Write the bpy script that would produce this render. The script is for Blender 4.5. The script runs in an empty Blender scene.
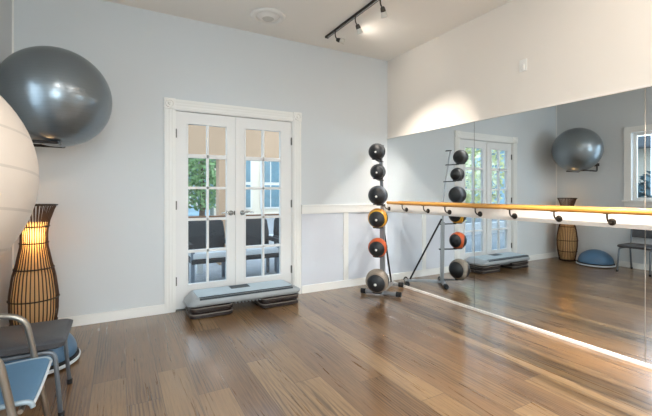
import bpy, bmesh, math, random
from mathutils import Vector, Matrix
random.seed(7)
R = math.radians
sc = bpy.context.scene
C = sc.collection
sc.view_settings.view_transform = 'Standard'
sc.view_settings.look = 'None'
sc.view_settings.exposure = 0.30
sc.view_settings.gamma = 1.0
sc.view_settings.use_curve_mapping = False
sc.render.engine = 'CYCLES'
sc.cycles.max_bounces = 10
sc.cycles.diffuse_bounces = 5
sc.cycles.glossy_bounces = 6
sc.cycles.transparent_max_bounces = 12
sc.cycles.transmission_bounces = 6
sc.cycles.caustics_reflective = True
sc.cycles.caustics_refractive = False
sc.cycles.blur_glossy = 0.0
sc.cycles.sample_clamp_indirect = 0
sc.cycles.use_denoising = True
sc.cycles.use_adaptive_sampling = False
sc.cycles.use_guiding = True
sc.cycles.use_surface_guiding = True
sc.cycles.guiding_training_samples = 64

# ------------------------------------------------------------------ mesh helpers
def link(name, bm, m, parent=None, smooth=None, loc=None):
    me = bpy.data.meshes.new(name)
    bmesh.ops.remove_doubles(bm, verts=bm.verts, dist=1e-6)
    bmesh.ops.recalc_face_normals(bm, faces=bm.faces)
    bm.to_mesh(me); bm.free()
    o = bpy.data.objects.new(name, me); C.objects.link(o)
    for mm in (m if isinstance(m, (list, tuple)) else [m]):
        me.materials.append(mm)
    if smooth:
        for p in me.polygons: p.use_smooth = True
        if smooth is not True:
            me.set_sharp_from_angle(angle=R(smooth))
    if parent: o.parent = parent
    if loc: o.location = loc
    return o

def tag(o, label=None, cat=None, group=None, kind=None):
    if label: o['label'] = label
    if cat: o['category'] = cat
    if group: o['group'] = group
    if kind: o['kind'] = kind
    return o

def thing(name, label, cat, loc=(0, 0, 0), rz=0, group=None):
    o = bpy.data.objects.new(name, None); C.objects.link(o)
    o.empty_display_size = .05
    o.location = loc; o.rotation_euler = (0, 0, rz)
    return tag(o, label, cat, group)

def box(bm, a, b, bev=0.0, M=None):
    x0, x1 = sorted((a[0], b[0])); y0, y1 = sorted((a[1], b[1])); z0, z1 = sorted((a[2], b[2]))
    t = bmesh.new()
    bmesh.ops.create_cube(t, size=1)
    for v in t.verts:
        v.co = Vector(((x0+x1)/2 + v.co.x*(x1-x0), (y0+y1)/2 + v.co.y*(y1-y0), (z0+z1)/2 + v.co.z*(z1-z0)))
    if bev > 0:
        bmesh.ops.bevel(t, geom=list(t.edges), offset=bev, segments=2, affect='EDGES', profile=.7)
    merge(bm, t, M)
    return bm

def merge(bm, t, M=None, mi=0):
    vs = {}
    for v in t.verts:
        vs[v] = bm.verts.new(M @ v.co if M else v.co)
    for f in t.faces:
        try:
            nf = bm.faces.new([vs[v] for v in f.verts]); nf.material_index = f.material_index or mi
        except ValueError: pass
    t.free()

def bx(*boxes, bev=0.0):
    bm = bmesh.new()
    for a, b in boxes: box(bm, a, b, bev)
    return bm

def spline(pts, n=6):
    pts = [Vector(p) for p in pts]
    out = []
    for i in range(len(pts)-1):
        p0 = pts[max(i-1, 0)]; p1 = pts[i]; p2 = pts[i+1]; p3 = pts[min(i+2, len(pts)-1)]
        for k in range(n):
            t = k/n
            out.append(.5*((2*p1)+(-p0+p2)*t+(2*p0-5*p1+4*p2-p3)*t*t+(-p0+3*p1-3*p2+p3)*t**3))
    out.append(pts[-1])
    return out

def fillet(pts, r, n=6):
    pts = [Vector(p) for p in pts]
    out = [pts[0]]
    for i in range(1, len(pts)-1):
        a, b, c = pts[i-1], pts[i], pts[i+1]
        d1 = (a-b); d2 = (c-b)
        rr = min(r, d1.length*.49, d2.length*.49)
        p = b+d1.normalized()*rr; q = b+d2.normalized()*rr
        for k in range(n+1):
            t = k/n
            out.append((1-t)**2*p + 2*t*(1-t)*b + t*t*q)
    out.append(pts[-1])
    return out

def tube(bm, pts, r, n=12, caps=True, flat=None, up=None):
    """sweep a round (or flat=(w,h) rectangular) section along pts; r may be a list"""
    pts = [Vector(p) for p in pts]
    N = len(pts)
    rs = r if isinstance(r, (list, tuple)) else [r]*N
    tans = []
    for i in range(N):
        t = pts[min(i+1, N-1)] - pts[max(i-1, 0)]
        tans.append(t.normalized())
    u = Vector(up) if up else (Vector((0, 0, 1)) if abs(tans[0].z) < .9 else Vector((1, 0, 0)))
    rings = []
    for i in range(N):
        t = tans[i]
        u = (u - t*u.dot(t))
        if u.length < 1e-6: u = Vector((1, 0, 0)) - t*t.x
        u.normalize()
        w = t.cross(u)
        ring = []
        if flat:
            for a, b in ((1, 1), (-1, 1), (-1, -1), (1, -1)):
                ring.append(bm.verts.new(pts[i] + u*a*flat[1]/2 + w*b*flat[0]/2))
        else:
            for k in range(n):
                a = 2*math.pi*k/n
                ring.append(bm.verts.new(pts[i] + (u*math.cos(a)+w*math.sin(a))*rs[i]))
        rings.append(ring)
    m = len(rings[0])
    for i in range(N-1):
        for k in range(m):
            bm.faces.new((rings[i][k], rings[i][(k+1) % m], rings[i+1][(k+1) % m], rings[i+1][k]))
    if caps:
        bm.faces.new(rings[0][::-1]); bm.faces.new(rings[-1])
    return bm

def tb(pts, r, **k):
    return tube(bmesh.new(), pts, r, **k)

def lathe(prof, n=48, bm=None, M=None):
    """revolve (radius, z) profile about z"""
    t = bmesh.new()
    rings = []
    for r, z in prof:
        if r < 1e-6: rings.append([t.verts.new((0, 0, z))])
        else: rings.append([t.verts.new((r*math.cos(2*math.pi*k/n), r*math.sin(2*math.pi*k/n), z)) for k in range(n)])
    for i in range(len(rings)-1):
        a, b = rings[i], rings[i+1]
        for k in range(n):
            k2 = (k+1) % n
            if len(a) == 1 and len(b) == 1: continue
            if len(a) == 1: t.faces.new((a[0], b[k], b[k2]))
            elif len(b) == 1: t.faces.new((a[k], a[k2], b[0]))
            else: t.faces.new((a[k], a[k2], b[k2], b[k]))
    if bm is None: bm = bmesh.new()
    merge(bm, t, M)
    return bm

def loft(levels, seg=5, bm=None):
    """levels: (z, x0, x1, y0, y1, corner radius)"""
    bm = bm or bmesh.new()
    rings = []
    for z, x0, x1, y0, y1, r in levels:
        ring = []
        for cx, cy, a0 in ((x1-r, y1-r, 0), (x0+r, y1-r, 90), (x0+r, y0+r, 180), (x1-r, y0+r, 270)):
            for k in range(seg+1):
                a = R(a0+90*k/seg)
                ring.append(bm.verts.new((cx+r*math.cos(a), cy+r*math.sin(a), z)))
        rings.append(ring)
    m = len(rings[0])
    for i in range(len(rings)-1):
        for k in range(m):
            bm.faces.new((rings[i][k], rings[i][(k+1) % m], rings[i+1][(k+1) % m], rings[i+1][k]))
    bm.faces.new(rings[0][::-1]); bm.faces.new(rings[-1])
    return bm

def sphere(r, u=48, v=24, bm=None, M=None):
    t = bmesh.new()
    bmesh.ops.create_uvsphere(t, u_segments=u, v_segments=v, radius=r)
    bm = bm or bmesh.new()
    merge(bm, t, M)
    return bm

# ------------------------------------------------------------------ materials
def lin(c):
    return tuple((x/255/12.92 if x/255 <= .04045 else ((x/255+.055)/1.055)**2.4) for x in c) + (1,)

class NT:
    def __init__(s, name):
        s.m = bpy.data.materials.new(name); s.m.use_nodes = True
        s.t = s.m.node_tree; s.b = s.t.nodes['Principled BSDF']; s.out = s.t.nodes['Material Output']
    def n(s, kind, **kw):
        nd = s.t.nodes.new(kind)
        for k, v in kw.items():
            if k.startswith('_'): continue
            setattr(nd, k, v)
        return nd
    def l(s, a, b): s.t.links.new(a, b)
    def math(s, op, a, b=None, c=None):
        nd = s.n('ShaderNodeMath', operation=op)
        for i, v in enumerate((a, b, c)):
            if v is None: continue
            if isinstance(v, (int, float)): nd.inputs[i].default_value = v
            else: s.l(v, nd.inputs[i])
        return nd.outputs[0]
    def mix(s, f, a, b, blend='MIX'):
        nd = s.n('ShaderNodeMix', data_type='RGBA', blend_type=blend)
        for i, v in ((0, f), (6, a), (7, b)):
            if isinstance(v, (int, float)): nd.inputs[i].default_value = v
            elif isinstance(v, tuple): nd.inputs[i].default_value = v
            else: s.l(v, nd.inputs[i])
        return nd.outputs[2]
    def coord(s, which='Object'):
        return s.n('ShaderNodeTexCoord').outputs[which]
    def mapping(s, vec, scale=(1, 1, 1), loc=(0, 0, 0), rot=(0, 0, 0)):
        nd = s.n('ShaderNodeMapping'); s.l(vec, nd.inputs[0])
        nd.inputs['Scale'].default_value = scale; nd.inputs['Location'].default_value = loc; nd.inputs['Rotation'].default_value = rot
        return nd.outputs[0]
    def noise(s, vec, scale, detail=3, rough=.5, dist=0, dim='3D'):
        nd = s.n('ShaderNodeTexNoise', noise_dimensions=dim); s.l(vec, nd.inputs['Vector'])
        nd.inputs['Scale'].default_value = scale; nd.inputs['Detail'].default_value = detail
        nd.inputs['Roughness'].default_value = rough; nd.inputs['Distortion'].default_value = dist
        return nd.outputs['Fac']
    def ramp(s, f, stops):
        nd = s.n('ShaderNodeValToRGB'); s.l(f, nd.inputs[0])
        el = nd.color_ramp.elements
        el[0].position, el[0].color = stops[0]; el[1].position, el[1].color = stops[-1]
        for p, c in stops[1:-1]:
            e = el.new(p); e.color = c
        return nd.outputs[0]
    def bump(s, h, strength=.2, dist=.01):
        nd = s.n('ShaderNodeBump'); s.l(h, nd.inputs['Height'])
        nd.inputs['Strength'].default_value = strength; nd.inputs['Distance'].default_value = dist
        s.l(nd.outputs[0], s.b.inputs['Normal'])

def mat(name, col, rough=.5, metal=0.0, var=.06, vscale=6, bump=0.0, bscale=80, coat=0, spec=None):
    """base colour with a light procedural mottling"""
    t = NT(name)
    c = lin(col)
    f = t.noise(t.coord(), vscale, 3)
    dark = tuple(x*(1-var) for x in c[:3])+(1,); lite = tuple(min(1, x*(1+var)) for x in c[:3])+(1,)
    t.l(t.mix(f, dark, lite), t.b.inputs['Base Color'])
    t.b.inputs['Roughness'].default_value = rough
    t.b.inputs['Metallic'].default_value = metal
    if coat:
        t.b.inputs['Coat Weight'].default_value = coat; t.b.inputs['Coat Roughness'].default_value = .15
    if spec is not None: t.b.inputs['Specular IOR Level'].default_value = spec
    if bump: t.bump(t.noise(t.coord(), bscale, 2), bump, .002)
    return t.m

M = {}
M['wall'] = mat('wall_paint', (206, 210, 212), .7, var=.015, vscale=2, bump=.15, bscale=180)
M['wall_side'] = mat('mirror_wall_paint', (222, 215, 206), .75, var=.015, vscale=2, bump=.15, bscale=180)
M['ceil'] = mat('ceiling_paint', (230, 227, 221), .85, var=.015, vscale=2, bump=.2, bscale=140)
M['trim'] = mat('trim_paint', (232, 231, 227), .4, var=.01)
M['panel'] = mat('wainscot_paint', (208, 212, 220), .5, var=.015)
M['door'] = mat('door_paint', (226, 225, 223), .4, var=.01)
M['chrome'] = mat('chrome', (190, 190, 188), .22, 1.0)
M['bronze'] = mat('dark_bronze', (75, 70, 64), .35, .9)
M['hinge'] = mat('hinge_metal', (110, 108, 104), .4, .8)
M['black'] = mat('black_powder_coat', (24, 24, 27), .4)
M['rubber'] = mat('black_rubber', (22, 22, 24), .7)
M['rack'] = mat('rack_silver_paint', (150, 152, 154), .35, .5)
M['white_plastic'] = mat('white_plastic', (228, 226, 221), .5)
M['track'] = mat('brushed_nickel_track', (70, 64, 58), .35, .8)
M['lamp_face'] = mat('frosted_lamp_glass', (212, 208, 198), .5)
M['grille'] = mat('diffuser_grey', (196, 194, 188), .6)
M['step_grey'] = mat('step_grey_plastic', (160, 165, 168), .4, bump=.2, bscale=300)
M['step_mat'] = mat('step_pale_mat', (184, 200, 208), .5, bump=.5, bscale=260)
M['step_dark'] = mat('step_dark_rubber', (52, 62, 68), .6)
M['riser'] = mat('riser_dark_plastic', (40, 30, 28), .35)
M['riser_edge'] = mat('riser_rim_plastic', (120, 112, 104), .4)
M['strip'] = mat('mirror_strip', (226, 221, 214), .45)
M['dome'] = mat('bosu_blue_vinyl', (74, 108, 138), .38, var=.05)
M['sling'] = mat('blue_mesh_sling', (84, 122, 152), .6, var=.06, bump=.6, bscale=500)
M['piping'] = mat('white_piping', (205, 210, 214), .5)
M['sling_edge'] = mat('pale_sling_edge', (150, 168, 180), .4, .3)
M['charcoal'] = mat('charcoal_vinyl', (70, 71, 75), .5, var=.25, vscale=14, bump=.3, bscale=60)
M['leg_grey'] = mat('grey_steel_leg', (122, 132, 142), .35, .5)
M['tube'] = mat('satin_steel_tube', (158, 150, 140), .3, .85)
M['rib'] = mat('rattan_dark', (70, 46, 28), .6, var=.3, vscale=40)
M['hoop'] = mat('rattan_hoop', (34, 22, 16), .6)

# warm paper liner of the lamp: lit from inside by a bulb
t = NT('lamp_paper')
t.b.inputs['Base Color'].default_value = lin((238, 208, 160))
t.b.inputs['Roughness'].default_value = .9
tr = t.n('ShaderNodeBsdfTranslucent'); tr.inputs[0].default_value = lin((246, 214, 160))
mx = t.n('ShaderNodeMixShader'); mx.inputs[0].default_value = .6
t.l(t.b.outputs[0], mx.inputs[1]); t.l(tr.outputs[0], mx.inputs[2]); t.l(mx.outputs[0], t.out.inputs[0])
M['paper'] = t.m

# mirror
t = NT('mirror_silver')
t.b.inputs['Base Color'].default_value = (.76, .80, .82, 1); t.b.inputs['Metallic'].default_value = 1; t.b.inputs['Roughness'].default_value = 0.0
M['mirror'] = t.m

# window glass: fresnel mix of transparent and glossy
def glass(name, tint):
    t = NT(name); t.t.nodes.remove(t.b)
    tp = t.n('ShaderNodeBsdfTransparent'); tp.inputs[0].default_value = tint
    gl = t.n('ShaderNodeBsdfGlossy'); gl.inputs['Roughness'].default_value = .02
    fr = t.n('ShaderNodeFresnel'); ge = t.n('ShaderNodeNewGeometry')
    t.l(t.math('MULTIPLY_ADD', ge.outputs['Backfacing'], 1/1.45-1.45, 1.45), fr.inputs[0])
    mx = t.n('ShaderNodeMixShader'); t.l(fr.outputs[0], mx.inputs[0]); t.l(tp.outputs[0], mx.inputs[1]); t.l(gl.outputs[0], mx.inputs[2])
    t.l(mx.outputs[0], t.out.inputs[0])
    return t.m
M['glass'] = glass('window_glass', (.93, .96, .97, 1))

# oak plank floor, planks running along y
t = NT('oak_floor')
sep = t.n('ShaderNodeSeparateXYZ'); t.l(t.coord('Object'), sep.inputs[0])
X, Y = sep.outputs[0], sep.outputs[1]
PW, PL = .185, 1.65
xr = t.math('DIVIDE', X, PW); row = t.math('FLOOR', xr)
wn = t.n('ShaderNodeTexWhiteNoise', noise_dimensions='1D'); t.l(row, wn.inputs['W'])
yr = t.math('ADD', t.math('DIVIDE', Y, PL), wn.outputs['Value']); cell = t.math('FLOOR', yr)
cb = t.n('ShaderNodeCombineXYZ'); t.l(row, cb.inputs[0]); t.l(cell, cb.inputs[1])
wc = t.n('ShaderNodeTexWhiteNoise', noise_dimensions='2D'); t.l(cb.outputs[0], wc.inputs['Vector'])
pid = wc.outputs['Value']
off = t.math('MULTIPLY', pid, 37.0)
def vec(x, y, z):
    c_ = t.n('ShaderNodeCombineXYZ')
    for i, v in enumerate((x, y, z)):
        if isinstance(v, (int, float)): c_.inputs[i].default_value = v
        else: t.l(v, c_.inputs[i])
    return c_.outputs[0]
g1 = t.noise(vec(t.math('MULTIPLY', X, 26), t.math('MULTIPLY', Y, .8), off), 1.6, 5, .6, 1.0)
g2 = t.noise(vec(t.math('MULTIPLY', X, 110), t.math('MULTIPLY', Y, 5), off), 1.0, 3, .6, .3)
wv = t.n('ShaderNodeTexWave', wave_type='RINGS', rings_direction='Y', wave_profile='SIN')
t.l(vec(t.math('MULTIPLY', X, 9), t.math('MULTIPLY', Y, .9), off), wv.inputs['Vector'])
wv.inputs['Scale'].default_value = 2.0; wv.inputs['Distortion'].default_value = 7; wv.inputs['Detail'].default_value = 3; wv.inputs['Detail Scale'].default_value = 1.1
base = t.ramp(pid, [(0, lin((124, 92, 59))), (.35, lin((133, 101, 67))), (.7, lin((147, 116, 79))), (1, lin((156, 125, 88)))])
grain = t.ramp(g1, [(.30, lin((214, 208, 202))), (.48, lin((236, 236, 236))), (.62, lin((255, 255, 255))), (.75, lin((236, 236, 236)))])
c1 = t.mix(.8, base, grain, 'MULTIPLY')
cath = t.ramp(wv.outputs['Fac'], [(.0, lin((140, 130, 122))), (.3, lin((232, 230, 228))), (1, lin((255, 255, 255)))])
msk = t.ramp(t.noise(vec(t.math('MULTIPLY', X, 3), t.math('MULTIPLY', Y, .8), off), 1.0, 1), [(.45, (0, 0, 0, 1)), (.58, (1, 1, 1, 1))])
c2 = t.mix(t.math('MULTIPLY', msk, .8), c1, t.mix(1.0, c1, cath, 'MULTIPLY'))
fine = t.ramp(g2, [(.32, lin((176, 170, 164))), (.55, lin((255, 255, 255)))])
c3 = t.mix(.55, c2, fine, 'MULTIPLY')
fx = t.math('FRACT', xr); fy = t.math('FRACT', yr)
ex = t.math('MINIMUM', fx, t.math('SUBTRACT', 1.0, fx)); ey = t.math('MINIMUM', fy, t.math('SUBTRACT', 1.0, fy))
gx = t.math('LESS_THAN', ex, .010); gy = t.math('LESS_THAN', ey, .0012)
gap = t.math('MAXIMUM', gx, gy)
c4 = t.mix(t.math('MULTIPLY', gap, .6), c3, lin((48, 34, 24)))
t.l(c4, t.b.inputs['Base Color'])
rg = t.math('MULTIPLY_ADD', g1, .2, .20)
t.l(rg, t.b.inputs['Roughness'])
t.b.inputs['Specular IOR Level'].default_value = .6; t.b.inputs['Coat Weight'].default_value = .6; t.b.inputs['Coat Roughness'].default_value = .15
hgt = t.math('SUBTRACT', t.math('ADD', t.math('MULTIPLY', g1, .5), t.math('MULTIPLY', g2, .5)), t.math('MULTIPLY', gap, 1.2))
t.bump(hgt, .10, .003)
M['floor'] = t.m

# honey pine barre
t = NT('honey_pine')
v = t.mapping(t.coord('Object'), (40, 1.2, 40))
t.l(t.ramp(t.noise(v, 1.5, 4, .6, .6), [(.3, lin((178, 118, 46))), (.7, lin((222, 166, 84)))]), t.b.inputs['Base Color'])
t.b.inputs['Roughness'].default_value = .32
M['barre'] = t.m

# exercise balls: fine rings round an axis
def vinyl(name, a, b, rough, metal, freq, width, rot, depth=.25):
    t = NT(name)
    v = t.mapping(t.coord('Object'), rot=rot)
    s = t.n('ShaderNodeSeparateXYZ'); t.l(v, s.inputs[0])
    w = t.math('FRACT', t.math('MULTIPLY', s.outputs[2], freq))
    ln = t.math('LESS_THAN', w, width)
    f = t.noise(t.coord('Object'), 4, 3)
    c = t.mix(f, lin(a), lin(b))
    t.l(t.mix(t.math('MULTIPLY', ln, depth), c, tuple(x*.5 for x in lin(a)[:3])+(1,)), t.b.inputs['Base Color'])
    t.b.inputs['Roughness'].default_value = rough; t.b.inputs['Metallic'].default_value = metal
    t.bump(t.math('MULTIPLY', ln, -1.0), .35, .004)
    return t.m
M['silver_ball'] = vinyl('pearl_grey_vinyl', (126, 133, 138), (138, 145, 149), .28, .8, 42, .12, (R(6), R(4), 0), .15)
M['white_ball'] = vinyl('white_vinyl', (196, 184, 172), (202, 191, 180), .38, 0, 11, .07, (R(6), 0, 0), .35)

# medicine balls: dark caps on a coloured body
def medball(name, body, ring, a1=(-.74, -.69, -.14), a2=(.97, -.2, 0), c1=.60, c2=.62, ringw=.12):
    t = NT(name)
    nm = t.n('ShaderNodeVectorMath', operation='NORMALIZE'); t.l(t.coord('Object'), nm.inputs[0])
    def dot(ax):
        d = t.n('ShaderNodeVectorMath', operation='DOT_PRODUCT'); t.l(nm.outputs[0], d.inputs[0]); d.inputs[1].default_value = Vector(ax).normalized()
        return d.outputs['Value']
    d1, d2 = dot(a1), dot(a2)
    cap = t.math('MAXIMUM', t.math('GREATER_THAN', d1, c1), t.math('GREATER_THAN', d2, c2))
    rg = t.math('MAXIMUM', t.math('GREATER_THAN', d1, c1-ringw), t.math('GREATER_THAN', d2, c2-ringw))
    gr = t.math('LESS_THAN', t.math('FRACT', t.math('MULTIPLY', d1, 5.0)), .07)
    f = t.noise(t.coord('Object'), 14, 3)
    bodyc = t.mix(f, tuple(x*.88 for x in lin(body)[:3])+(1,), lin(body))
    c = t.mix(rg, bodyc, lin(ring))
    c = t.mix(cap, c, lin((30, 32, 35)))
    c = t.mix(t.math('MULTIPLY', gr, .45), c, lin((18, 18, 20)))
    t.l(c, t.b.inputs['Base Color'])
    t.b.inputs['Roughness'].default_value = .42
    h = t.math('SUBTRACT', t.math('MULTIPLY', t.noise(t.coord('Object'), 220, 2), .25), t.math('ADD', gr, t.math('MULTIPLY', cap, .4)))
    t.bump(h, .3, .003)
    return t.m

# ------------------------------------------------------------------ the room
XL, YB, ZC = -3.971, -6.6, 2.979
DL, DR, DT = -2.689, -1.398, 2.036
def struct(name, bm, m, parent=None, smooth=None, label=None):
    o = link(name, bm, m, parent, smooth)
    if not parent: tag(o, label, None, None, 'structure')
    return o
struct('floor', bx(((XL-.15, YB-.15, -.08), (.15, .0, 0))), M['floor'])
struct('ceiling', bx(((XL-.15, YB-.15, ZC), (.15, .15, ZC+.1))), M['ceil'])
struct('wall_front', bx(((XL-.15, 0, -.08), (DL, .15, ZC)), ((DR, 0, -.08), (.15, .15, ZC)), ((DL, 0, DT), (DR, .15, ZC)), ((DL, 0, -.08), (DR, .15, -.001))), M['wall'])
struct('wall_right', bx(((0, YB, 0), (.15, 0, ZC))), M['wall_side'])
WY0, WY1, WZ0, WZ1 = -2.45, -1.175, 1.075, 2.15
struct('wall_left', bx(((XL-.15, YB, 0), (XL, WY0, ZC)), ((XL-.15, WY1, 0), (XL, 0, ZC)), ((XL-.15, WY0, 0), (XL, WY1, WZ0)), ((XL-.15, WY0, WZ1), (XL, WY1, ZC))), M['wall'])
BX0, BX1, BZ0, BZ1 = -3.75, -2.25, .9, 2.3
struct('wall_back', bx(((XL-.15, YB-.15, 0), (BX0, YB, ZC)), ((BX1, YB-.15, 0), (.15, YB, ZC)), ((BX0, YB-.15, 0), (BX1, YB, BZ0)), ((BX0, YB-.15, BZ1), (BX1, YB, ZC))), M['wall'])

# baseboards, chair rail, batten, corner beads
def bboard(name, a, b):
    bm = bmesh.new(); box(bm, a, b, .004)
    struct(name, bm, M['trim'])
bboard('baseboard_front', (XL, -.016, 0), (-2.79, -.0005, .092))
bboard('baseboard_front_right', (-1.285, -.016, 0), (0, -.0005, .092))
bboard('baseboard_left', (XL+.0005, -6.5, 0), (XL+.016, -.016, .092))
bboard('trim_1', (-1.292, -.022, .945), (0, -.0005, 1.046))          # chair rail
bboard('trim_2', (-1.292, -.030, 1.030), (0, -.0005, 1.052))
bboard('trim_3', (-.707, -.014, .092), (-.633, -.0005, .945))        # batten
bboard('trim_4', (XL+.0005, -.016, .092), (XL+.014, -.0005, ZC))     # corner bead
struct('wall_panel_front', bx(((-1.285, -.004, .09), (0, -.0005, .946))), M['panel'])

# door casing with rosette corner blocks
def casing(name, a, b, vertical, m=M['trim'], axis='y', sgn=-1, base=0.0):
    """fluted casing board lying on plane y=base (axis y)"""
    bm = bmesh.new()
    x0, x1 = sorted((a[0], b[0])); z0, z1 = sorted((a[1], b[1]))
    w = (x1-x0) if vertical else (z1-z0)
    box(bm, (x0, base-.016, z0), (x1, base-.0005, z1), .003)
    for k in range(3):
        o = w*(.22+.28*k)
        if vertical: box(bm, (x0+o-w*.07, base-.022, z0+.002), (x0+o+w*.07, base-.014, z1-.002), .002)
        else: box(bm, (x0+.002, base-.022, z0+o-w*.07), (x1-.002, base-.014, z0+o+w*.07), .002)
    return struct(name, bm, m)
CW = .102
casing('trim_5', (DL-CW, 0), (DL, DT), True)
casing('trim_6', (DR, 0), (DR+CW, DT), True)
casing('trim_7', (DL, DT), (DR, DT+CW), False)
for i, x in enumerate((DL-CW, DR)):
    bm = bx(((x-.002, -.028, DT), (x+CW+.002, -.0005, DT+CW+.004)), bev=.003)
    lathe([(.0, .012), (.012, .010), (.018, .004), (.030, .004), (.036, .009), (.042, .000), (.042, -.004)], 32, bm,
          Matrix.Translation((x+CW/2, -.028, DT+CW/2)) @ Matrix.Rotation(R(90), 4, 'X'))
    struct('trim_%d' % (8+i), bm, M['trim'], smooth=30)
# door stops / jamb and threshold
struct('trim_10', bx(((DL, .0, 0), (DL+.006, .15, DT)), ((DR-.006, .0, 0), (DR, .15, DT)), ((DL, .0, DT-.006), (DR, .15, DT)),
                     ((DL+.006, .062, 0), (DL+.02, .09, DT-.006)), ((DR-.02, .062, 0), (DR-.006, .09, DT-.006)), ((DL+.006, .062, DT-.02), (DR-.006, .09, DT-.006))), M['trim'])
struct('trim_11', bx(((DL, .0, 0), (DR, .15, .010))), M['hinge'])

# french door leaves
rows = [.255, .5905, .9205, 1.2475, 1.5775, 1.905]
def leaf(idx, x0, x1, gx0, gx1, hinge_left):
    y0, y1 = .018, .058
    z0, z1 = .014, DT-.012
    bm = bx(((x0, y0, z0), (gx0, y1, z1)), ((gx1, y0, z0), (x1, y1, z1)), ((gx0, y0, z0), (gx1, y1, rows[0])), ((gx0, y0, rows[-1]), (gx1, y1, z1)))
    # moulded lip round the glazed opening
    e = .012
    for a, b in (((gx0-e, rows[0]-e), (gx0, rows[-1]+e)), ((gx1, rows[0]-e), (gx1+e, rows[-1]+e)), ((gx0, rows[0]-e), (gx1, rows[0])), ((gx0, rows[-1]), (gx1, rows[-1]+e))):
        box(bm, (a[0], y0-.008, a[1]), (b[0], y0+.002, b[1]), .002)
    d = struct('door_%d' % idx, bm, M['door'])
    mu = bmesh.new(); xm = (gx0+gx1)/2
    box(mu, (xm-.011, y0-.002, rows[0]), (xm+.011, y1, rows[-1]), .002)
    for k, z in enumerate(rows[1:-1]):
        w = .013 if k != 3 else .02
        box(mu, (gx0, y0-.002, z-w), (gx1, y1, z+w), .002)
    link('glazing_bar', mu, M['door'], d)
    link('glass_pane', bx(((gx0, .036, rows[0]), (gx1, .040, rows[-1]))), M['glass'], d)
    # lever handle
    hx = x1-.060 if hinge_left else x0+.062
    s = -1 if hinge_left else 1
    hm = lathe([(0, -.004), (.027, -.004), (.028, .0), (.026, .006), (.014, .010), (.011, .014), (.011, .042), (.0, .042)], 28, None,
               Matrix.Translation((hx, y0-.002, .978)) @ Matrix.Rotation(R(90), 4, 'X'))
    pts = spline([(hx, y0-.040, .978), (hx+s*.022, y0-.047, .984), (hx+s*.055, y0-.047, .990), (hx+s*.085, y0-.044, .984), (hx+s*.112, y0-.042, .978)], 5)
    tube(hm, pts, [.012-.005*i/(len(pts)-1) for i in range(len(pts))], 12)
    h = link('door_handle', hm, M['chrome'], d, True); h['label'] = 'polished metal lever handle'
    for z in (.30, 1.07, 1.80):
        xx = x0-.001 if hinge_left else x1+.001
        hb = tb([(xx, .010, z-.045), (xx, .010, z+.045)], .0075, n=10)
        box(hb, (xx-.004, .006, z-.043), (xx+.012*(1 if hinge_left else -1), .019, z+.043))
        g = link('hinge', hb, M['hinge'], d)
    return d
d1 = leaf(1, DL+.008, -2.061, -2.561, -2.168, True)
d2 = leaf(2, -2.056, DR-.008, -1.957, -1.546, False)
am = bx(((-2.073, .004, .016), (-2.045, .018, DT-.014)), bev=.003)
link('astragal', am, M['door'], d2)
lk = bx(((-2.088, .010, 1.0), (-2.078, .019, .955)), bev=.002)
link('latch', lk, M['bronze'], d1)

# left window in the opposite wall (seen only in the mirror)
def yz(bm, y0, z0, y1, z1, xa, xb, bev=.003): box(bm, (xa, y0, z0), (xb, y1, z1), bev)
bm = bmesh.new(); c = .095
yz(bm, WY0-c, WZ0-c, WY0, WZ1+c, XL+.0005, XL+.02); yz(bm, WY1, WZ0-c, WY1+c, WZ1+c, XL+.0005, XL+.02)
yz(bm, WY0, WZ1, WY1, WZ1+c, XL+.0005, XL+.02); yz(bm, WY0, WZ0-c, WY1, WZ0-.02, XL+.0005, XL+.02)
yz(bm, WY0-c-.02, WZ0-.022, WY1+c+.02, WZ0+.002, XL-.02, XL+.05)
struct('trim_12', bm, M['trim'])
bm = bmesh.new(); f = .045
for a in ((WY0, WZ0, WY0+f, WZ1), (WY1-f, WZ0, WY1, WZ1), (WY0+f, WZ0, WY1-f, WZ0+f), (WY0+f, WZ1-f, WY1-f, WZ1), ((WY0+WY1)/2-.02, WZ0+f, (WY0+WY1)/2+.02, WZ1-f)):
    yz(bm, *a, XL-.10, XL-.06)
w1 = struct('window_1', bm, M['trim'])
link('window_pane', bx(((XL-.085, WY0+.03, WZ0+.03), (XL-.08, WY1-.03, WZ1-.03))), M['glass'], w1)
bm = bmesh.new()
for a, b in (((BX0, BZ0), (BX0+.05, BZ1)), ((BX1-.05, BZ0), (BX1, BZ1)), ((BX0, BZ0), (BX1, BZ0+.05)), ((BX0, BZ1-.05), (BX1, BZ1)), ((-3.02, BZ0), (-2.98, BZ1))):
    box(bm, (a[0], YB-.10, a[1]), (b[0], YB-.05, b[1]))
w2 = struct('added_window', bm, M['trim'])  # unseen rear window, added to bring ambient light into the room
link('window_pane', bx(((BX0+.03, YB-.08, BZ0+.03), (BX1-.03, YB-.075, BZ1-.03))), M['glass'], w2)

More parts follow.
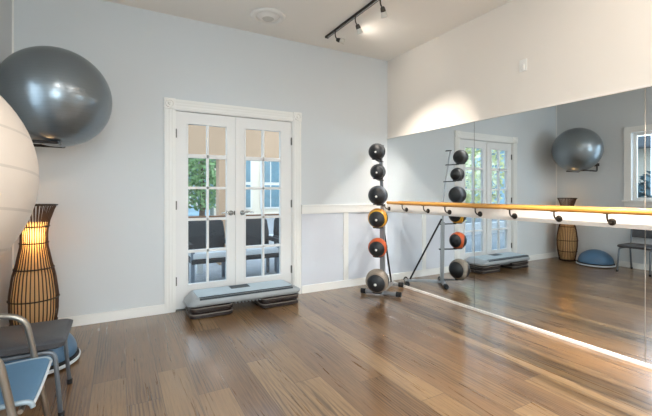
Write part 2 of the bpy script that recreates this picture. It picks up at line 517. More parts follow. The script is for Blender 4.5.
# ------------------------------------------------------------------ mirrors
MZ0, MZ1 = .022, 1.922
mlab = ['tall mirror panel behind the medicine ball rack, next to the corner', 'tall middle mirror panel reflecting the french doors and the grey ball',
        'mirror panel at the right edge of the photo, past the second seam']
for k in range(3):
    y1 = -.004-1.42*k; y0 = -1.42*(k+1)+.001
    t_ = thing('wall_mirror', mlab[k], 'mirror', (0, (y0+y1)/2, MZ0), 0, 'mirror panels on the right wall')
    h = (y1-y0)/2
    link('mirror_backing', bx(((-.005, -h, 0), (-.0006, h, MZ1-MZ0))), M['bronze'], t_)
    link('mirror_glass', bx(((-.008, -h, 0), (-.0052, h, MZ1-MZ0))), M['mirror'], t_)
tag(link('mirror_shoe', bx(((-.024, -4.27, 0), (-.0006, -.004, .0215)), bev=.002), M['strip']), 'white strip along the floor under the mirror panels', 'trim strip')
tag(link('mirror_channel', bx(((-.016, -4.27, MZ1+.001), (-.0006, -.004, MZ1+.018)), bev=.001), M['strip']), 'thin white channel along the top edge of the mirrors', 'trim strip')

# ballet barre on its board
bd = tag(link('barre_board', bx(((-.026, -4.2, .943), (-.0085, -.002, 1.046)), bev=.003), M['strip']), 'white horizontal board fixed across the mirrors behind the barre', 'board')
bar = thing('ballet_barre', 'honey coloured round wooden ballet barre running along the mirrors', 'barre', (-.10, -2.1, 1.067))
link('rail', tb([(0, 1.97, 0), (0, -2.1, 0)], .021, n=24), M['barre'], bar, 40)
ys = [-.07, -.416, -.789, -1.114, -1.508, -1.881, -2.275, -2.652, -3.03, -3.42, -3.8]
br0 = None
for k, y in enumerate(ys):
    if br0 is None:
        b = tb(fillet([(.074, 0, -.082), (.030, 0, -.088), (0, 0, -.060), (0, 0, -.019)], .035), .0065, n=10)
        br0 = link('bracket', b, M['bronze'], bar, True)
        fl = lathe([(0, 0), (.027, 0), (.027, .005), (.018, .010), (.0, .012)], 24, None, Matrix.Translation((.0738, 0, -.082)) @ Matrix.Rotation(R(-90), 4, 'Y'))
        fo = link('flange', fl, M['bronze'], br0, 30)
        sd = bx(((-.012, -.022, -.024), (.012, .022, -.0195)), bev=.002)
        so = link('saddle', sd, M['bronze'], br0)
        o = br0
    else:
        o = br0.copy(); C.objects.link(o); o.parent = bar
        for ch in (fo, so):
            c2_ = ch.copy(); C.objects.link(c2_); c2_.parent = o
    o.location = (0, y+2.1, 0)

# small wall plate above the mirror
wp = thing('wall_plate', 'small white outlet plate high on the wall above the mirrors', 'wall plate', (-.0006, -1.948, 2.30))
link('cover_plate', bx(((-.007, -.035, -.01), (0, .035, .095)), bev=.002), M['white_plastic'], wp)
link('socket_face', bx(((-.016, -.016, .004), (-.0072, .016, .052)), bev=.003), M['white_plastic'], wp)

# ------------------------------------------------------------------ ceiling diffuser
vt = thing('ceiling_diffuser', 'round white diffuser on the ceiling left of the track light', 'ceiling vent', (-1.868, -.45, ZC))
link('rim', lathe([(.118, -.004), (.125, -.020), (.150, -.024), (.168, -.016), (.178, -.0006), (.118, -.0006)], 56), M['white_plastic'], vt, True)
link('dish', lathe([(0, -.030), (.070, -.030), (.074, -.026), (.110, -.012), (.117, -.0008), (0, -.0008)], 56), M['white_plastic'], vt, 40)
link('centre_cap', lathe([(0, -.036), (.052, -.036), (.058, -.0305), (0, -.0303)], 40), M['grille'], vt, 40)

# ------------------------------------------------------------------ track light
tk = thing('track_light', 'dark metal ceiling track carrying small spot heads', 'track light', (-1.115, -.32, ZC))
link('track_rail', bx(((-.018, -3.25, -.022), (.018, 0, -.0006)), bev=.003), M['track'], tk)
link('track_groove', bx(((-.006, -3.23, -.0245), (.006, -.02, -.0222))), M['chrome'], tk)
link('end_cap', bx(((-.021, -.001, -.025), (.021, .014, -.0006)), bev=.003), M['bronze'], tk)
HY = [-.495+.281, -.892+.281, -1.30+.281, -1.71+.281, -2.12+.281, -2.53+.281, -2.94+.281, -3.35+.281]
def lampdata(w_, ang):
    L = bpy.data.lights.new('track_bulb', 'SPOT'); L.energy = w_; L.color = (1.0, .90, .80)
    L.spot_size = R(ang); L.spot_blend = .8; L.shadow_soft_size = .035
    return L
SPOTS = [((.90, -.55, -.35), 7, 150), ((1.5, .50, -2.3), 24, 60), ((1.5, .95, -2.1), 68, 54), ((1.5, 1.25, -1.95), 90, 52),
         ((.75, -.12, -1.24), 250, 40), ((.75, -.05, -1.26), 240, 40), ((.75, -.1, -1.26), 240, 40), ((.9, .15, -.42), 20, 155)]  # last head is an added one, out of view, for a wide wash
for k, y in enumerate(HY):
    head_dir = Vector(SPOTS[k][0]).normalized()
    rot = head_dir.to_track_quat('Z', 'Y').to_matrix().to_4x4()
    arm = link('head_arm', tb(spline([(0, 0, -.022), (0, 0, -.055), (.006, 0, -.080), (.022, 0, -.098)], 5), .0065, n=10), M['bronze'], tk, True)
    arm.location = (0, y+.03, 0)
    P0 = Vector((.026, 0, -.104))
    hm = link('lamp_head', lathe([(0, -.012), (.014, -.012), (.020, -.002), (.023, .016), (.024, .030), (.0, .030)], 28, None, Matrix.Translation(P0) @ rot), M['bronze'], arm, 30)
    sh = link('lamp_shade', lathe([(.021, .031), (.024, .045), (.030, .070), (.032, .080), (.029, .080), (.026, .065), (.018, .034)], 28, None, Matrix.Translation(P0) @ rot), M['lamp_face'], arm, True)
    L = bpy.data.objects.new('track_bulb', lampdata(*SPOTS[k][1:]))
    C.objects.link(L); L.parent = arm
    L.location = P0 + head_dir*.13
    L.rotation_euler = head_dir.to_track_quat('-Z', 'Y').to_euler()

# ------------------------------------------------------------------ medicine ball rack
FD = Vector((-.8, -.6, 0)); SD = Vector((.6, -.8, 0))
FX = Vector((-.500, -.535, 0))          # foot of the post
ang = math.atan2(FD.y, FD.x)            # local +x = forward
rk = thing('medicine_ball_rack', 'silver and black upright rack holding six medicine balls beside the mirror', 'ball rack', FX, ang)
def L3(s, w, z): return (s, w, z)
post = bmesh.new()
tube(post, [L3(-.02, 0, .055), L3(-.012, 0, .45), L3(-.008, 0, .82)], .02, flat=(.05, .045), up=(1, 0, 0))
link('lower_post', post, M['rack'], rk)
up = bmesh.new()
tube(up, [L3(-.008, 0, .82), L3(-.002, 0, 1.08), L3(.035, 0, 1.40), L3(.085, 0, 1.735)], .014, flat=(.038, .016), up=(1, 0, 0))
link('upper_post', up, M['rack'], rk)
link('top_cap', bx(((.03, -.03, 1.733), (.10, .03, 1.743)), bev=.003), M['black'], rk)
link('brace', tb([L3(-.02, 0, .86), L3(-.42, 0, .070)], .0115, n=12), M['black'], rk, 40)
link('base_beam', bx(((-.46, -.022, .035), (.02, .022, .068)), bev=.006), M['rack'], rk)
link('front_foot', tb([L3(.0, -.245, .033), L3(.0, .21, .033)], .024, n=16), M['rack'], rk, 40)
link('rear_foot', tb([L3(-.465, -.16, .033), L3(-.465, .13, .033)], .022, n=16), M['rack'], rk, 40)
for s_, w_, sg in ((0, -.245, -1), (0, .21, 1), (-.465, -.16, -1), (-.465, .13, 1)):
    link('foot_cap', tb([L3(s_, w_-sg*.045, .033), L3(s_, w_+sg*.012, .033)], [.030, .030], n=18), M['rubber'], rk, 40)
balls = [  # z, radius, material, label, forward shift
    (1.668, .094, medball('ball_black_top', (78, 82, 86), (58, 61, 65)), 'small dark grey medicine ball on the topmost arm of the rack', .215),
    (1.446, .088, medball('ball_black_second', (66, 70, 74), (92, 96, 99)), 'smallest black medicine ball, second from the top of the rack', .175),
    (1.180, .110, medball('ball_slate', (84, 92, 102), (60, 66, 74)), 'slate grey medicine ball just above the barre height, third from top', .175),
    (.923, .112, medball('ball_amber', (204, 138, 52), (222, 168, 40)), 'yellow and amber medicine ball with black face at barre height', .178),
    (.595, .108, medball('ball_orange', (208, 92, 40), (196, 86, 34)), 'orange red medicine ball with black face, second from the bottom', .182),
    (.224, .132, medball('ball_tan', (150, 138, 124), (138, 124, 110), c1=.66), 'largest medicine ball, tan with black face, at the rack foot', .20)]
post_s = [.072, .045, .012, -.006, -.010, -.018]
for k, (z, r, m_, lab, fs) in enumerate(balls):
    # cradle arm: flat bar with an upturned ring tip
    s0 = post_s[k]; zb = z-r-.008
    cr = bmesh.new()
    tube(cr, [L3(s0-.045, 0, zb-.012), L3(s0+.03, 0, zb-.009), L3(fs-.02, 0, zb-.004)], .01, flat=(.045, .012), up=(0, 0, 1))
    rg = [L3(fs+.052*math.cos(a), .052*math.sin(a), zb+.005) for a in [2*math.pi*i/24 for i in range(25)]]
    tube(cr, rg, .006, n=8, caps=False)
    for a in (R(180),):
        tube(cr, [L3(fs-.05, 0, zb+.004), L3(fs-.02, 0, zb-.004)], .006, n=8)
    link('cradle', cr, M['black'], rk)
    p = FX + FD*fs
    dz = math.sqrt(max(r*r-.052**2, 0))
    zc = zb+.005+.006*dz/r+dz
    ob = tag(link('medicine_ball', sphere(r, 48, 28), m_, None, True, (p.x, p.y, zc)), lab, 'medicine ball', 'medicine balls on the rack')
    ax = Vector((-.74, -.69, -.14)).normalized()
    q = ax.to_track_quat('Z', 'Y').to_matrix().to_4x4()
    lg = lathe([(0, r+.0015), (r*.06, r*math.cos(.06)+.0015), (r*.11, r*math.cos(.11)+.0012), (r*.12, r*math.cos(.12)-.001)], 20, None, q)
    lo = link('ball_logo', lg, M['white_plastic'], ob, True); lo['label'] = 'pale logo on the black face'

# ------------------------------------------------------------------ aerobic step by the doors
st = thing('aerobic_step', 'long grey aerobic step with pale blue top by the doors', 'exercise step', (-2.045, -.17, 0))
def LS(x): return x+2.045
st.scale = (1, 1, 1.10)
def riser(xa, xb, z):
    f0 = -.195
    o = link('riser', loft([(z, LS(xa)+.02, LS(xb)-.02, f0+.02, .130, .05), (z+.008, LS(xa), LS(xb), f0, .145, .06), (z+.034, LS(xa), LS(xb), f0, .145, .06), (z+.051, LS(xa)+.02, LS(xb)-.02, f0+.018, .130, .05)]), M['riser'], st, 35)
    e = link('riser_rim', loft([(z+.035, LS(xa)-.004, LS(xb)+.004, f0-.005, .149, .062), (z+.042, LS(xa)-.004, LS(xb)+.004, f0-.005, .149, .062)]), M['riser_edge'], o, 35)
for xa, xb in ((-2.60, -2.19), (-1.90, -1.475)):
    riser(xa, xb, .001); riser(xa, xb, .053)
link('platform', loft([(.105, LS(-2.585), LS(-1.49), -.180, .138, .05), (.114, LS(-2.625), LS(-1.462), -.205, .145, .07), (.140, LS(-2.612), LS(-1.452), -.222, .150, .08),
                       (.165, LS(-2.575), LS(-1.50), -.222, .146, .06), (.184, LS(-2.55), LS(-1.54), -.215, .138, .05)]), M['step_grey'], st, 40)
link('top_mat', loft([(.1835, LS(-2.53), LS(-1.56), -.182, .118, .03), (.190, LS(-2.53), LS(-1.56), -.182, .118, .03)]), M['step_mat'], st, 35)
link('front_strip', bx(((LS(-2.52), -.2125, .186), (LS(-1.57), -.186, .189)), ((LS(-2.52), -.2235, .168), (LS(-1.57), -.2205, .184)), bev=.001), M['step_dark'], st)
link('centre_grip', bx(((LS(-2.17), -.02, .1885), (LS(-1.97), .10, .1925)), bev=.002), M['step_dark'], st)
rb = bmesh.new()
for k in range(9):
    x = LS(-2.16+.036*k); box(rb, (x, -.15, .08), (x+.012, .12, .1055))
link('underside_rib', rb, M['step_grey'], st)

# ------------------------------------------------------------------ big balls on wall brackets
def ball_bracket(y, zc, r, x, lab):
    """wall bracket: plate and two arms joined by a front bar"""
    zt = zc-math.sqrt(r*r-.14**2)
    b = thing('ball_bracket', lab, 'wall bracket', (XL, y, zt))
    link('wall_plate', bx(((.0006, -.17, .07), (.008, .17, .12)), bev=.002), M['black'], b)
    wp_ = x-XL
    for s in (-1, 1):
        link('arm', tb(fillet([(.018, s*.14, .15), (.018, s*.14, -.0120), (wp_+.03, s*.14, -.0120)], .03), .0115, n=12), M['black'], b, True)
    link('front_bar', tb([(wp_+.03, -.15, -.012), (wp_+.03, .15, -.012)], .0115, n=12), M['black'], b, 40)
    return b
def bigball(x, y, z, r, m, lab, nm='exercise_ball'):
    o = tag(link(nm, sphere(r, 72, 40), m, None, True, (x, y, z)), lab, 'exercise ball', 'inflatable exercise balls on wall brackets')
    v = lathe([(0, .006), (.012, .006), (.016, .002), (.016, -.004), (0, -.004)], 20, None, Matrix.Translation(Vector((-.2, .3, .93)).normalized()*r) @ Vector((-.2, .3, .93)).to_track_quat('Z', 'Y').to_matrix().to_4x4())
    pl = link('valve_plug', v, M['white_plastic'], o, 40)
ball_bracket(-.55, 1.92, .37, -3.60, 'black tubular wall bracket under the big grey ball')
bigball(-3.60, -.55, 1.92, .37, M['silver_ball'], 'large metallic grey exercise ball held high on the left wall')
ball_bracket(-2.86, 1.24, .30, -3.665, 'black tubular wall bracket under the white ball')
bigball(-3.665, -2.86, 1.24, .30, M['white_ball'], 'white exercise ball cut off by the left edge of the photo')

# ------------------------------------------------------------------ rattan floor lamp in the corner
lp = thing('floor_lamp', 'glowing vase-shaped rattan floor lamp in the corner', 'floor lamp', (-3.775, -.30, 0))
prof = [(0, .118), (.12, .138), (.25, .156), (.38, .158), (.52, .142), (.66, .110), (.78, .088), (.87, .086), (.96, .098), (1.04, .122), (1.10, .146)]
def lr(z):
    for (a, ra), (b, rb_) in zip(prof, prof[1:]):
        if a <= z <= b:
            t_ = (z-a)/(b-a); t_ = t_*t_*(3-2*t_)*.35+t_*.65
            return ra+(rb_-ra)*t_
    return prof[-1][1]
NR = 36
zz = [1.10*i/26 for i in range(27)]
rib0 = None
for k in range(NR):
    if rib0 is None:
        pts = [(lr(z), 0, z+.004) for z in zz]
        rib0 = link('rib', tb(pts, .0042, n=6), M['rib'], lp, True); o = rib0
    else:
        o = rib0.copy(); C.objects.link(o); o.parent = lp
    o.rotation_euler = (0, 0, 2*math.pi*k/NR)
for z in (.012, .17, .36, .60, .80, .93, 1.10):
    rr = lr(z)+.006
    link('hoop', tb([(rr*math.cos(2*math.pi*i/48), rr*math.sin(2*math.pi*i/48), z) for i in range(49)], .0052, n=6, caps=False), M['hoop'], lp, True)
link('paper_liner', lathe([(lr(z)-.014, z) for z in [.03+.93*i/22 for i in range(23)]], 40), M['paper'], lp, True)
link('lamp_base', lathe([(0, .001), (.11, .001), (.112, .012), (.02, .018), (.012, .03), (.012, .62), (.02, .64), (.02, .68), (0, .68)], 32), M['bronze'], lp, 30)
bl = link('bulb', sphere(.032, 24, 16, None, Matrix.Translation((0, 0, .715))), M['lamp_face'], lp, True)
L = bpy.data.lights.new('lamp_glow', 'POINT'); L.energy = 3.2; L.color = (1.0, .62, .30); L.shadow_soft_size = .045
lo = bpy.data.objects.new('lamp_glow', L); C.objects.link(lo); lo.parent = lp; lo.location = (0, 0, .87)

# ------------------------------------------------------------------ half-dome balance trainer
bo = thing('balance_trainer', 'blue half-dome balance trainer on the floor by the lamp', 'balance trainer', (-3.695, -.79, 0))
RD = .247
link('platform', lathe([(0, .012), (RD-.03, .012), (RD-.004, .022), (RD+.012, .040), (RD+.010, .052), (RD-.02, .062), (0, .062)], 64), M['rubber'], bo, 30)
link('rim_band', lathe([(RD+.002, .014), (RD+.018, .018), (RD+.021, .036), (RD+.012, .039), (RD+.002, .030)], 64), M['piping'], bo, 30)
dm = link('dome', lathe([(RD-.005, .055)]+[((RD)*math.cos(a), .062+.20*math.sin(a)) for a in [R(3+87*i/20) for i in range(20)]]+[(0, .262)], 64), M['dome'], bo, True)
for k in range(4):
    a = R(45+90*k)
    link('foot', lathe([(0, 0), (.02, 0), (.022, .013), (0, .013)], 16, None, Matrix.Translation((.18*math.cos(a), .18*math.sin(a), 0))), M['rubber'], bo, 30)

# ------------------------------------------------------------------ charcoal chair
ch = thing('stacking_chair', 'charcoal padded chair with grey steel legs beside the balance trainer', 'chair', (-3.66, -1.40, 0))
link('seat', loft([(.372, -.195, .205, -.205, .195, .03), (.380, -.215, .222, -.215, .205, .035), (.404, -.218, .226, -.217, .207, .04), (.414, -.200, .210, -.205, .195, .04)]), M['charcoal'], ch, 40)
for s in (-1, 1):
    yy = s*.190
    fr = tb(fillet([(.205, yy+s*.012, .0), (.175, yy, .355), (-.17, yy, .355), (-.235, yy+s*.005, .0)], .045), .0115, n=12)
    o = link('side_frame', fr, M['leg_grey'], ch, True)
    for (fx, fy) in ((.205, yy+s*.012), (-.235, yy+s*.005)):
        link('foot_tip', lathe([(0, .0), (.014, 0), (.015, .028), (.0125, .03), (0, .03)], 16, None, Matrix.Translation((fx, fy, 0))), M['rubber'], o, 30)
    up_ = tb(fillet([(-.14, yy, .358), (-.19, yy, .38), (-.225, yy, .63)], .03), .010, n=10)
    link('back_upright', up_, M['leg_grey'], ch, True)
link('cross_bar', tb([(-.05, -.19, .357), (-.05, .19, .357)], .009, n=10), M['leg_grey'], ch, 40)
bk = bmesh.new()
nx = 9
for z0_ in (0,):
    fr_, bk_ = [], []
    for j in range(nx):
        w = -.20+.40*j/(nx-1); cv = .025*(1-(w/.2)**2)
        fr_.append([(-.222-cv, w, .50), (-.240-cv, w, .645)]); bk_.append([(-.245-cv, w, .50), (-.262-cv, w, .645)])
    g = [[bk.verts.new(p) for p in (fr_[j][0], fr_[j][1], bk_[j][1], bk_[j][0])] for j in range(nx)]
    for j in range(nx-1):
        for q in range(4):
            bk.faces.new((g[j][q], g[j][(q+1) % 4], g[j+1][(q+1) % 4], g[j+1][q]))
    bk.faces.new(g[0]); bk.faces.new(g[-1])
bmesh.ops.bevel(bk, geom=[e for e in bk.edges if e.calc_face_angle(0) > 1.0], offset=.008, segments=2, affect='EDGES')
link('backrest', bk, M['charcoal'], ch, 40)

# ------------------------------------------------------------------ blue sling armchair
ac = thing('sling_armchair', 'blue sling-seat armchair with curved steel arms, nearest at the left', 'chair', (-3.695, -2.05, 0))
W = .208
sb = bmesh.new()
prof_s = [(.225, .395), (.218, .412), (.19, .420), (.10, .418), (0, .410), (-.10, .402), (-.19, .400), (-.205, .42), (-.225, .50), (-.245, .62), (-.255, .74)]
prof_s = [(p.x, p.z) for p in spline([(a, 0, b) for a, b in prof_s], 4)]
ny = 9; th = .006
def sag(x, w): return -.012*(1-(w/W)**2)
def P_(x, z, w, off):
    if x > -.20: return (x, w, z+sag(x, w)+off)
    return (x+off*.9-.012*(1-(w/W)**2), w, z)
top = [[sb.verts.new(P_(x, z, -W+2*W*j/(ny-1), 0)) for j in range(ny)] for x, z in prof_s]
bot = [[sb.verts.new(P_(x, z, -W+2*W*j/(ny-1), -th)) for j in range(ny)] for x, z in prof_s]
for i in range(len(prof_s)-1):
    for j in range(ny-1):
        sb.faces.new((top[i][j], top[i][j+1], top[i+1][j+1], top[i+1][j])); sb.faces.new((bot[i][j], bot[i+1][j], bot[i+1][j+1], bot[i][j+1]))
    for j in (0, ny-1):
        sb.faces.new((top[i][j], top[i+1][j], bot[i+1][j], bot[i][j]))
for i in (0, len(prof_s)-1):
    for j in range(ny-1):
        sb.faces.new((top[i][j], bot[i][j], bot[i][j+1], top[i][j+1]))
sl = link('sling', sb, M['sling'], ac, 50)
link('front_piping', tb([(.226, -W-.004+2*(W+.004)*j/8, .400+sag(.2, -W+2*W*j/8)) for j in range(9)], .006, n=8), M['piping'], sl, True)
for s in (-1, 1):
    link('side_rail', tb([(x, s*(W+.004), z-.006) for x, z in prof_s], .0095, n=12), M['sling_edge'], sl, True)
for s in (-1, 1):
    yy = s*(W+.022)
    pts = fillet([(.232, yy, .0), (.165, yy, .40), (.125, yy, .618), (.0, yy, .640), (-.25, yy, .632), (-.275, yy, .60)], .085, 8)
    link('arm_frame', tb(pts, .0135, n=14), M['tube'], ac, True)
    pts = fillet([(-.30, yy, 0), (-.235, yy, .42), (-.275, yy, .80)], .06, 6)
    link('back_leg', tb(pts, .0125, n=14), M['tube'], ac, True)
    for fx in (.232, -.30):
        link('foot_tip', lathe([(0, 0), (.016, 0), (.017, .03), (.014, .032), (0, .032)], 16, None, Matrix.Translation((fx, yy, 0))), M['rubber'], ac, 30)
link('seat_bar', tb([(.19, -W-.02, .388), (.19, W+.02, .388)], .009, n=10), M['tube'], ac, 40)
link('back_bar', tb([(-.262, -W-.02, .745), (-.262, W+.02, .745)], .011, n=10), M['tube'], ac, 40)

# ------------------------------------------------------------------ outside
M['pave'] = mat('grey_paving', (146, 150, 154), .8, var=.18, vscale=9, bump=.4, bscale=30)
M['cream'] = mat('cream_siding', (232, 222, 204), .8, var=.04)
M['teal'] = mat('teal_window', (96, 134, 148), .3, var=.3, vscale=3)
M['bluewall'] = mat('pale_blue_siding', (172, 206, 224), .8, var=.06)
M['tan'] = mat('tan_stucco', (190, 160, 132), .9, var=.06)
M['wood_rail'] = mat('brown_rail', (122, 84, 56), .6, var=.15)
M['wicker'] = mat('dark_wicker', (44, 48, 52), .7, var=.35, vscale=30, bump=.6, bscale=120)
M['cushion'] = mat('pale_cushion', (214, 216, 218), .9)
M['bark'] = mat('bark', (92, 76, 62), .9, var=.25)
M['roof'] = mat('grey_roof', (112, 118, 124), .85, var=.1)
def leafmat(name, a, b):
    t = NT(name)
    oi = t.noise(t.coord(), 5, 2)
    t.l(t.mix(oi, lin(a), lin(b)), t.b.inputs['Base Color']); t.b.inputs['Roughness'].default_value = .6
    return t.m
M['leaf_a'] = leafmat('leaf_green', (84, 130, 78), (140, 176, 118))
M['leaf_b'] = leafmat('leaf_yellow_green', (206, 210, 150), (228, 230, 184))
M['leaf_c'] = leafmat('leaf_blue_green', (66, 96, 104), (112, 142, 150))

struct('floor_patio', bx(((-22, .1501, -.12), (14, 30, -.03)), ((-22, -14, -.12), (XL-.151, .15, -.03))), M['pave'])
def foliage(center, rad, n, size, seed, m, parent, name='crown'):
    rnd = random.Random(seed); bm = bmesh.new(); c = Vector(center)
    for _ in range(n):
        d = Vector((rnd.gauss(0, 1), rnd.gauss(0, 1), rnd.gauss(0, 1))).normalized()*rnd.random()**.35
        p = c+Vector((d.x*rad[0], d.y*rad[1], d.z*rad[2]))
        u = Vector((rnd.gauss(0, 1), rnd.gauss(0, 1), rnd.gauss(0, 1))).normalized(); v_ = u.orthogonal().normalized()
        s_ = size*rnd.uniform(.6, 1.3)
        vs = [bm.verts.new(p+u*s_), bm.verts.new(p+v_*s_*.5), bm.verts.new(p-u*s_), bm.verts.new(p-v_*s_*.5)]
        bm.faces.new(vs)
    me = link(name, bm, m, parent)
    return me
def tree(x, y, h, rad, m, lab, seed, group='trees outside the doors', nm='garden_tree'):
    t_ = thing(nm, lab, 'tree', (x, y, -.03), 0, group)
    link('trunk', tb([(0, 0, 0), (.05, .02, h*.35), (0, .05, h*.7)], [.11, .08, .05], n=10), M['bark'], t_, True)
    foliage((0, 0, h*.62), rad, 2600, .10, seed, m, t_)
tree(-.75, 9.0, 3.4, (1.25, 1.0, 1.5), M['leaf_a'], 'green leafy tree seen through the left french door', 3)
tree(-8.4, 6.2, 3.2, (2.3, 1.4, 1.9), M['leaf_b'], 'yellow green tree seen only in the mirrored french doors', 5)
tree(-15.5, 6.5, 4.4, (2.2, 1.8, 2.0), M['leaf_a'], 'tall green tree at the far left beyond the patio', 8)

# house with windows
def house(name, lab, x0, x1, y0, y1, h, m, wins, face='y', roofm=None):
    hb = thing(name, lab, 'building', ((x0+x1)/2, (y0+y1)/2, -.03))
    ox, oy = (x0+x1)/2, (y0+y1)/2
    bm = bx(((x0-ox, y0-oy, 0), (x1-ox, y1-oy, h)))
    k = 0.3
    z = k
    wl = link('outer_wall', bm, m, hb)
    cl = bmesh.new()
    while z < h-.1:
        if face == 'y': box(cl, (x0-ox, y0-oy-.02, z), (x1-ox, y0-oy, z+.02))
        else: box(cl, (x1-ox, y0-oy, z), (x1-ox+.02, y1-oy, z+.02))
        z += .18
    link('siding_lap', cl, m, hb)
    link('roof', bx(((x0-ox-.5, y0-oy-.5, h), (x1-ox+.5, y1-oy+.5, h+.25))), roofm or M['roof'], hb)
    for (a, zz_, w, hh) in wins:
        if face == 'y':
            f_ = link('window_frame', bx(((a-ox-.08, y0-oy-.07, zz_-.08), (a-ox+w+.08, y0-oy-.021, zz_+hh+.08))), M['trim'], hb)
            link('window_glass', bx(((a-ox, y0-oy-.09, zz_), (a-ox+w/2-.03, y0-oy-.071, zz_+hh)), ((a-ox+w/2+.03, y0-oy-.09, zz_), (a-ox+w, y0-oy-.071, zz_+hh))), M['teal'], f_)
        else:
            f_ = link('window_frame', bx(((x1-ox+.021, a-oy-.08, zz_-.08), (x1-ox+.07, a-oy+w+.08, zz_+hh+.08))), M['trim'], hb)
            link('window_glass', bx(((x1-ox+.071, a-oy, zz_), (x1-ox+.09, a-oy+w/2-.03, zz_+hh)), ((x1-ox+.071, a-oy+w/2+.03, zz_), (x1-ox+.09, a-oy+w, zz_+hh))), M['teal'], f_)
    return hb
house('cream_house', 'cream two storey house with teal windows beyond the right door', .75, 9, 14, 20, 6.0, M['cream'],
      [(1.6+1.5*i, zz_, .9, 1.1) for i in range(5) for zz_ in (.5, 1.75, 3.2, 4.6)][:20])
house('blue_garage', 'pale blue low building seen through the left french door', -3.6, .15, 12, 16, 2.35, M['bluewall'], [(-2.9, .7, .9, .9), (-1.6, .7, .9, .9), (-.35, .7, .7, .9)])
house('white_house', 'white neighbouring house reflected through the left window', -14, -8.5, -7, 1.0, 2.35, M['cream'], [(-5.5, .9, 1.0, 1.0), (-3.2, .9, 1.0, 1.0), (-1.0, .9, 1.0, 1.0)], face='x')
house('far_house', 'pale house behind the yellow green tree outside', -19, -11.5, 11, 16, 4.0, M['bluewall'], [(-17, 1.0, 1.2, 1.4), (-14.5, 1.0, 1.2, 1.4), (-17, 2.6, 1.0, 1.0), (-14.5, 2.6, 1.0, 1.0)])
# tan porch header with post
pc = thing('porch_header', 'tan stucco porch beam and post outside the french doors', 'porch', (-.6, 2.5, -.03))
link('beam', bx(((-2.0, -.12, 1.845), (1.8, .12, 2.7))), M['tan'], pc)
link('post', bx(((-1.10, -.11, 0), (-.93, .11, 1.844)), bev=.01), M['tan'], pc)
link('far_post', bx(((1.60, -.11, 0), (1.78, .11, 1.844)), bev=.01), M['tan'], pc)
# deck railing
dr = thing('deck_railing', 'white low railing with brown wooden top outside the doors', 'railing', (-1.6, 1.9, -.03))
link('top_rail', bx(((-1.9, -.06, .835), (2.2, .06, .87)), bev=.005), M['wood_rail'], dr)
link('bottom_rail', bx(((-1.9, -.03, .42), (2.2, .03, .50))), M['trim'], dr)
for i in range(4):
    link('rail_post', bx(((-1.9+1.35*i, -.045, 0), (-1.81+1.35*i, .045, .834))), M['trim'], dr)
# patio chairs of dark wicker in front of the rail
def patio_chair(x, y, rz, lab):
    t_ = thing('patio_chair', lab, 'patio chair', (x, y, -.03), rz, 'dark wicker chairs on the patio')
    b = bx(((-.27, -.26, .30), (.27, .26, .36)), bev=.02); link('seat', b, M['wicker'], t_)
    b = loft([(.36, -.27, .27, .20, .27, .03), (.62, -.28, .28, .22, .29, .03), (.80, -.26, .26, .25, .31, .03), (.86, -.20, .20, .26, .31, .02)]); link('backrest', b, M['wicker'], t_, 40)
    b = bx(((-.25, -.25, .362), (.25, .19, .44)), bev=.025); link('cushion', b, M['cushion'], t_)
    for s in (-1, 1):
        link('armrest', bx(((s*.27-.03, -.24, .50), (s*.27+.03, .24, .56)), bev=.015), M['wicker'], t_)
        for yy in (-.22, .22):
            link('leg', bx(((s*.25-.022, yy-.022, 0), (s*.25+.022, yy+.022, .50 if yy < 0 else .31))), M['leg_grey'], t_)
patio_chair(-2.10, 1.25, 0, 'dark wicker patio chair outside the left french door, nearer the frame')
patio_chair(-1.42, 1.25, 0, 'dark wicker patio chair outside between the two french doors')
patio_chair(-.78, 1.25, 0, 'dark wicker patio chair outside the right french door')
# low snow-white kerb wall further out
tag(link('garden_kerb', bx(((-12, 3.4, -.03), (6, 3.6, .30)), bev=.01), M['cushion']), 'low white garden kerb beyond the patio railing', 'kerb')
for i, (x, y, r_) in enumerate(((-6.6, -1.9, .62), (-6.4, -.7, .5), (-6.9, -3.5, .72))):
    lab = ['rounded blue green shrub outside the left window, middle one', 'smallest blue green shrub outside the left window', 'blue green shrub outside the left window, nearest the white ball'][i]
    s_ = thing('shrub', lab, 'shrub', (x, y, -.03), 0, 'shrubs outside the left window')
    link('stem', tb([(0, 0, 0), (0, 0, .6)], .04, n=8), M['bark'], s_)
    foliage((0, 0, .95), (r_, r_, .75), 1400, .08, 20+i, M['leaf_c'], s_, 'foliage')

# ------------------------------------------------------------------ daylight
w = bpy.data.worlds.new('sky'); sc.world = w; w.use_nodes = True
nt = w.node_tree; bg = nt.nodes['Background']
tc = nt.nodes.new('ShaderNodeTexCoord'); sx = nt.nodes.new('ShaderNodeSeparateXYZ'); nt.links.new(tc.outputs['Generated'], sx.inputs[0])
rp = nt.nodes.new('ShaderNodeValToRGB'); nt.links.new(sx.outputs[2], rp.inputs[0])
rp.color_ramp.elements[0].position = 0.0; rp.color_ramp.elements[0].color = (.86, .93, 1.0, 1)
rp.color_ramp.elements[1].position = .6; rp.color_ramp.elements[1].color = (.62, .80, 1.0, 1)
nt.links.new(rp.outputs[0], bg.inputs[0]); bg.inputs[1].default_value = 2.1
def portal(loc, rot_, sx_, sy_):
    L = bpy.data.lights.new('portal', 'AREA'); L.shape = 'RECTANGLE'; L.size = sx_; L.size_y = sy_
    o = bpy.data.objects.new('portal', L); C.objects.link(o); o.location = loc; o.rotation_euler = rot_
    L.cycles.is_portal = True
portal(((DL+DR)/2, .17, 1.05), (R(-90), 0, 0), 1.3, 2.0)
portal((XL-.17, (WY0+WY1)/2, (WZ0+WZ1)/2), (0, R(-90), 0), 1.1, 1.3)
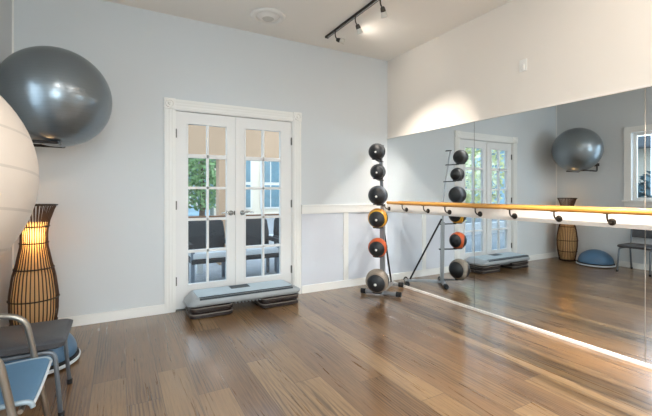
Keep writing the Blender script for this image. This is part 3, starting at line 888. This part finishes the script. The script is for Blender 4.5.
portal(((BX0+BX1)/2, YB-.17, (BZ0+BZ1)/2), (R(90), 0, 0), 1.5, 1.4)

# daylight through the left window, and fill through the added, unseen rear one
def area(name, loc, rot_, a, b, e, col):
    L = bpy.data.lights.new(name, 'AREA'); L.shape = 'RECTANGLE'; L.size = a; L.size_y = b; L.energy = e; L.color = col
    o = bpy.data.objects.new(name, L); C.objects.link(o); o.location = loc; o.rotation_euler = rot_
    return o
area('rear_fill', ((BX0+BX1)/2, YB-.3, (BZ0+BZ1)/2), (R(90), 0, 0), 1.5, 1.4, 75, (.80, .93, 1.0))
area('daylight_left', (XL-.30, (WY0+WY1)/2-.1, (WZ0+WZ1)/2+.1), (0, R(-90), 0), 1.1, 1.2, 14, (.72, .87, 1.0))

S_ = bpy.data.lights.new('sun', 'SUN'); S_.energy = 1.4; S_.angle = R(1); S_.color = (1, .95, .88)
so_ = bpy.data.objects.new('sun', S_); C.objects.link(so_); so_.rotation_euler = Vector((-.15, .5, -.85)).to_track_quat('-Z', 'Y').to_euler()
# added fill lamps, unseen, shaped as ceiling panels in the rear half of the room
for k, (x, y) in enumerate(((-2.9, -4.6), (-1.1, -4.6))):
    f_ = thing('ceiling_fill_panel', ['added fill panel on the ceiling behind the camera, window side', 'added fill panel on the ceiling behind the camera, mirror side'][k], 'fill light', (x, y, ZC), 0, 'added ceiling fill panels')
    link('frame', bx(((-.32, -.32, -.03), (.32, .32, -.0006)), bev=.004), M['white_plastic'], f_)
    a_ = area('fill_glow', (x, y, ZC-.034), (0, 0, 0), .6, .6, 50, (1.0, .93, .86)); 

# ------------------------------------------------------------------ camera
cam = bpy.data.cameras.new('camera'); co = bpy.data.objects.new('camera', cam); C.objects.link(co)
cam.sensor_width = 36; cam.sensor_fit = 'HORIZONTAL'; cam.lens = 374.83/652*36
cam.shift_y = -(208-192.5)/652
cam.clip_start = .02; cam.clip_end = 200
co.location = (-3.187, -4.038, 1.2)
co.rotation_euler = (R(90), 0, -.5055)
sc.camera = co
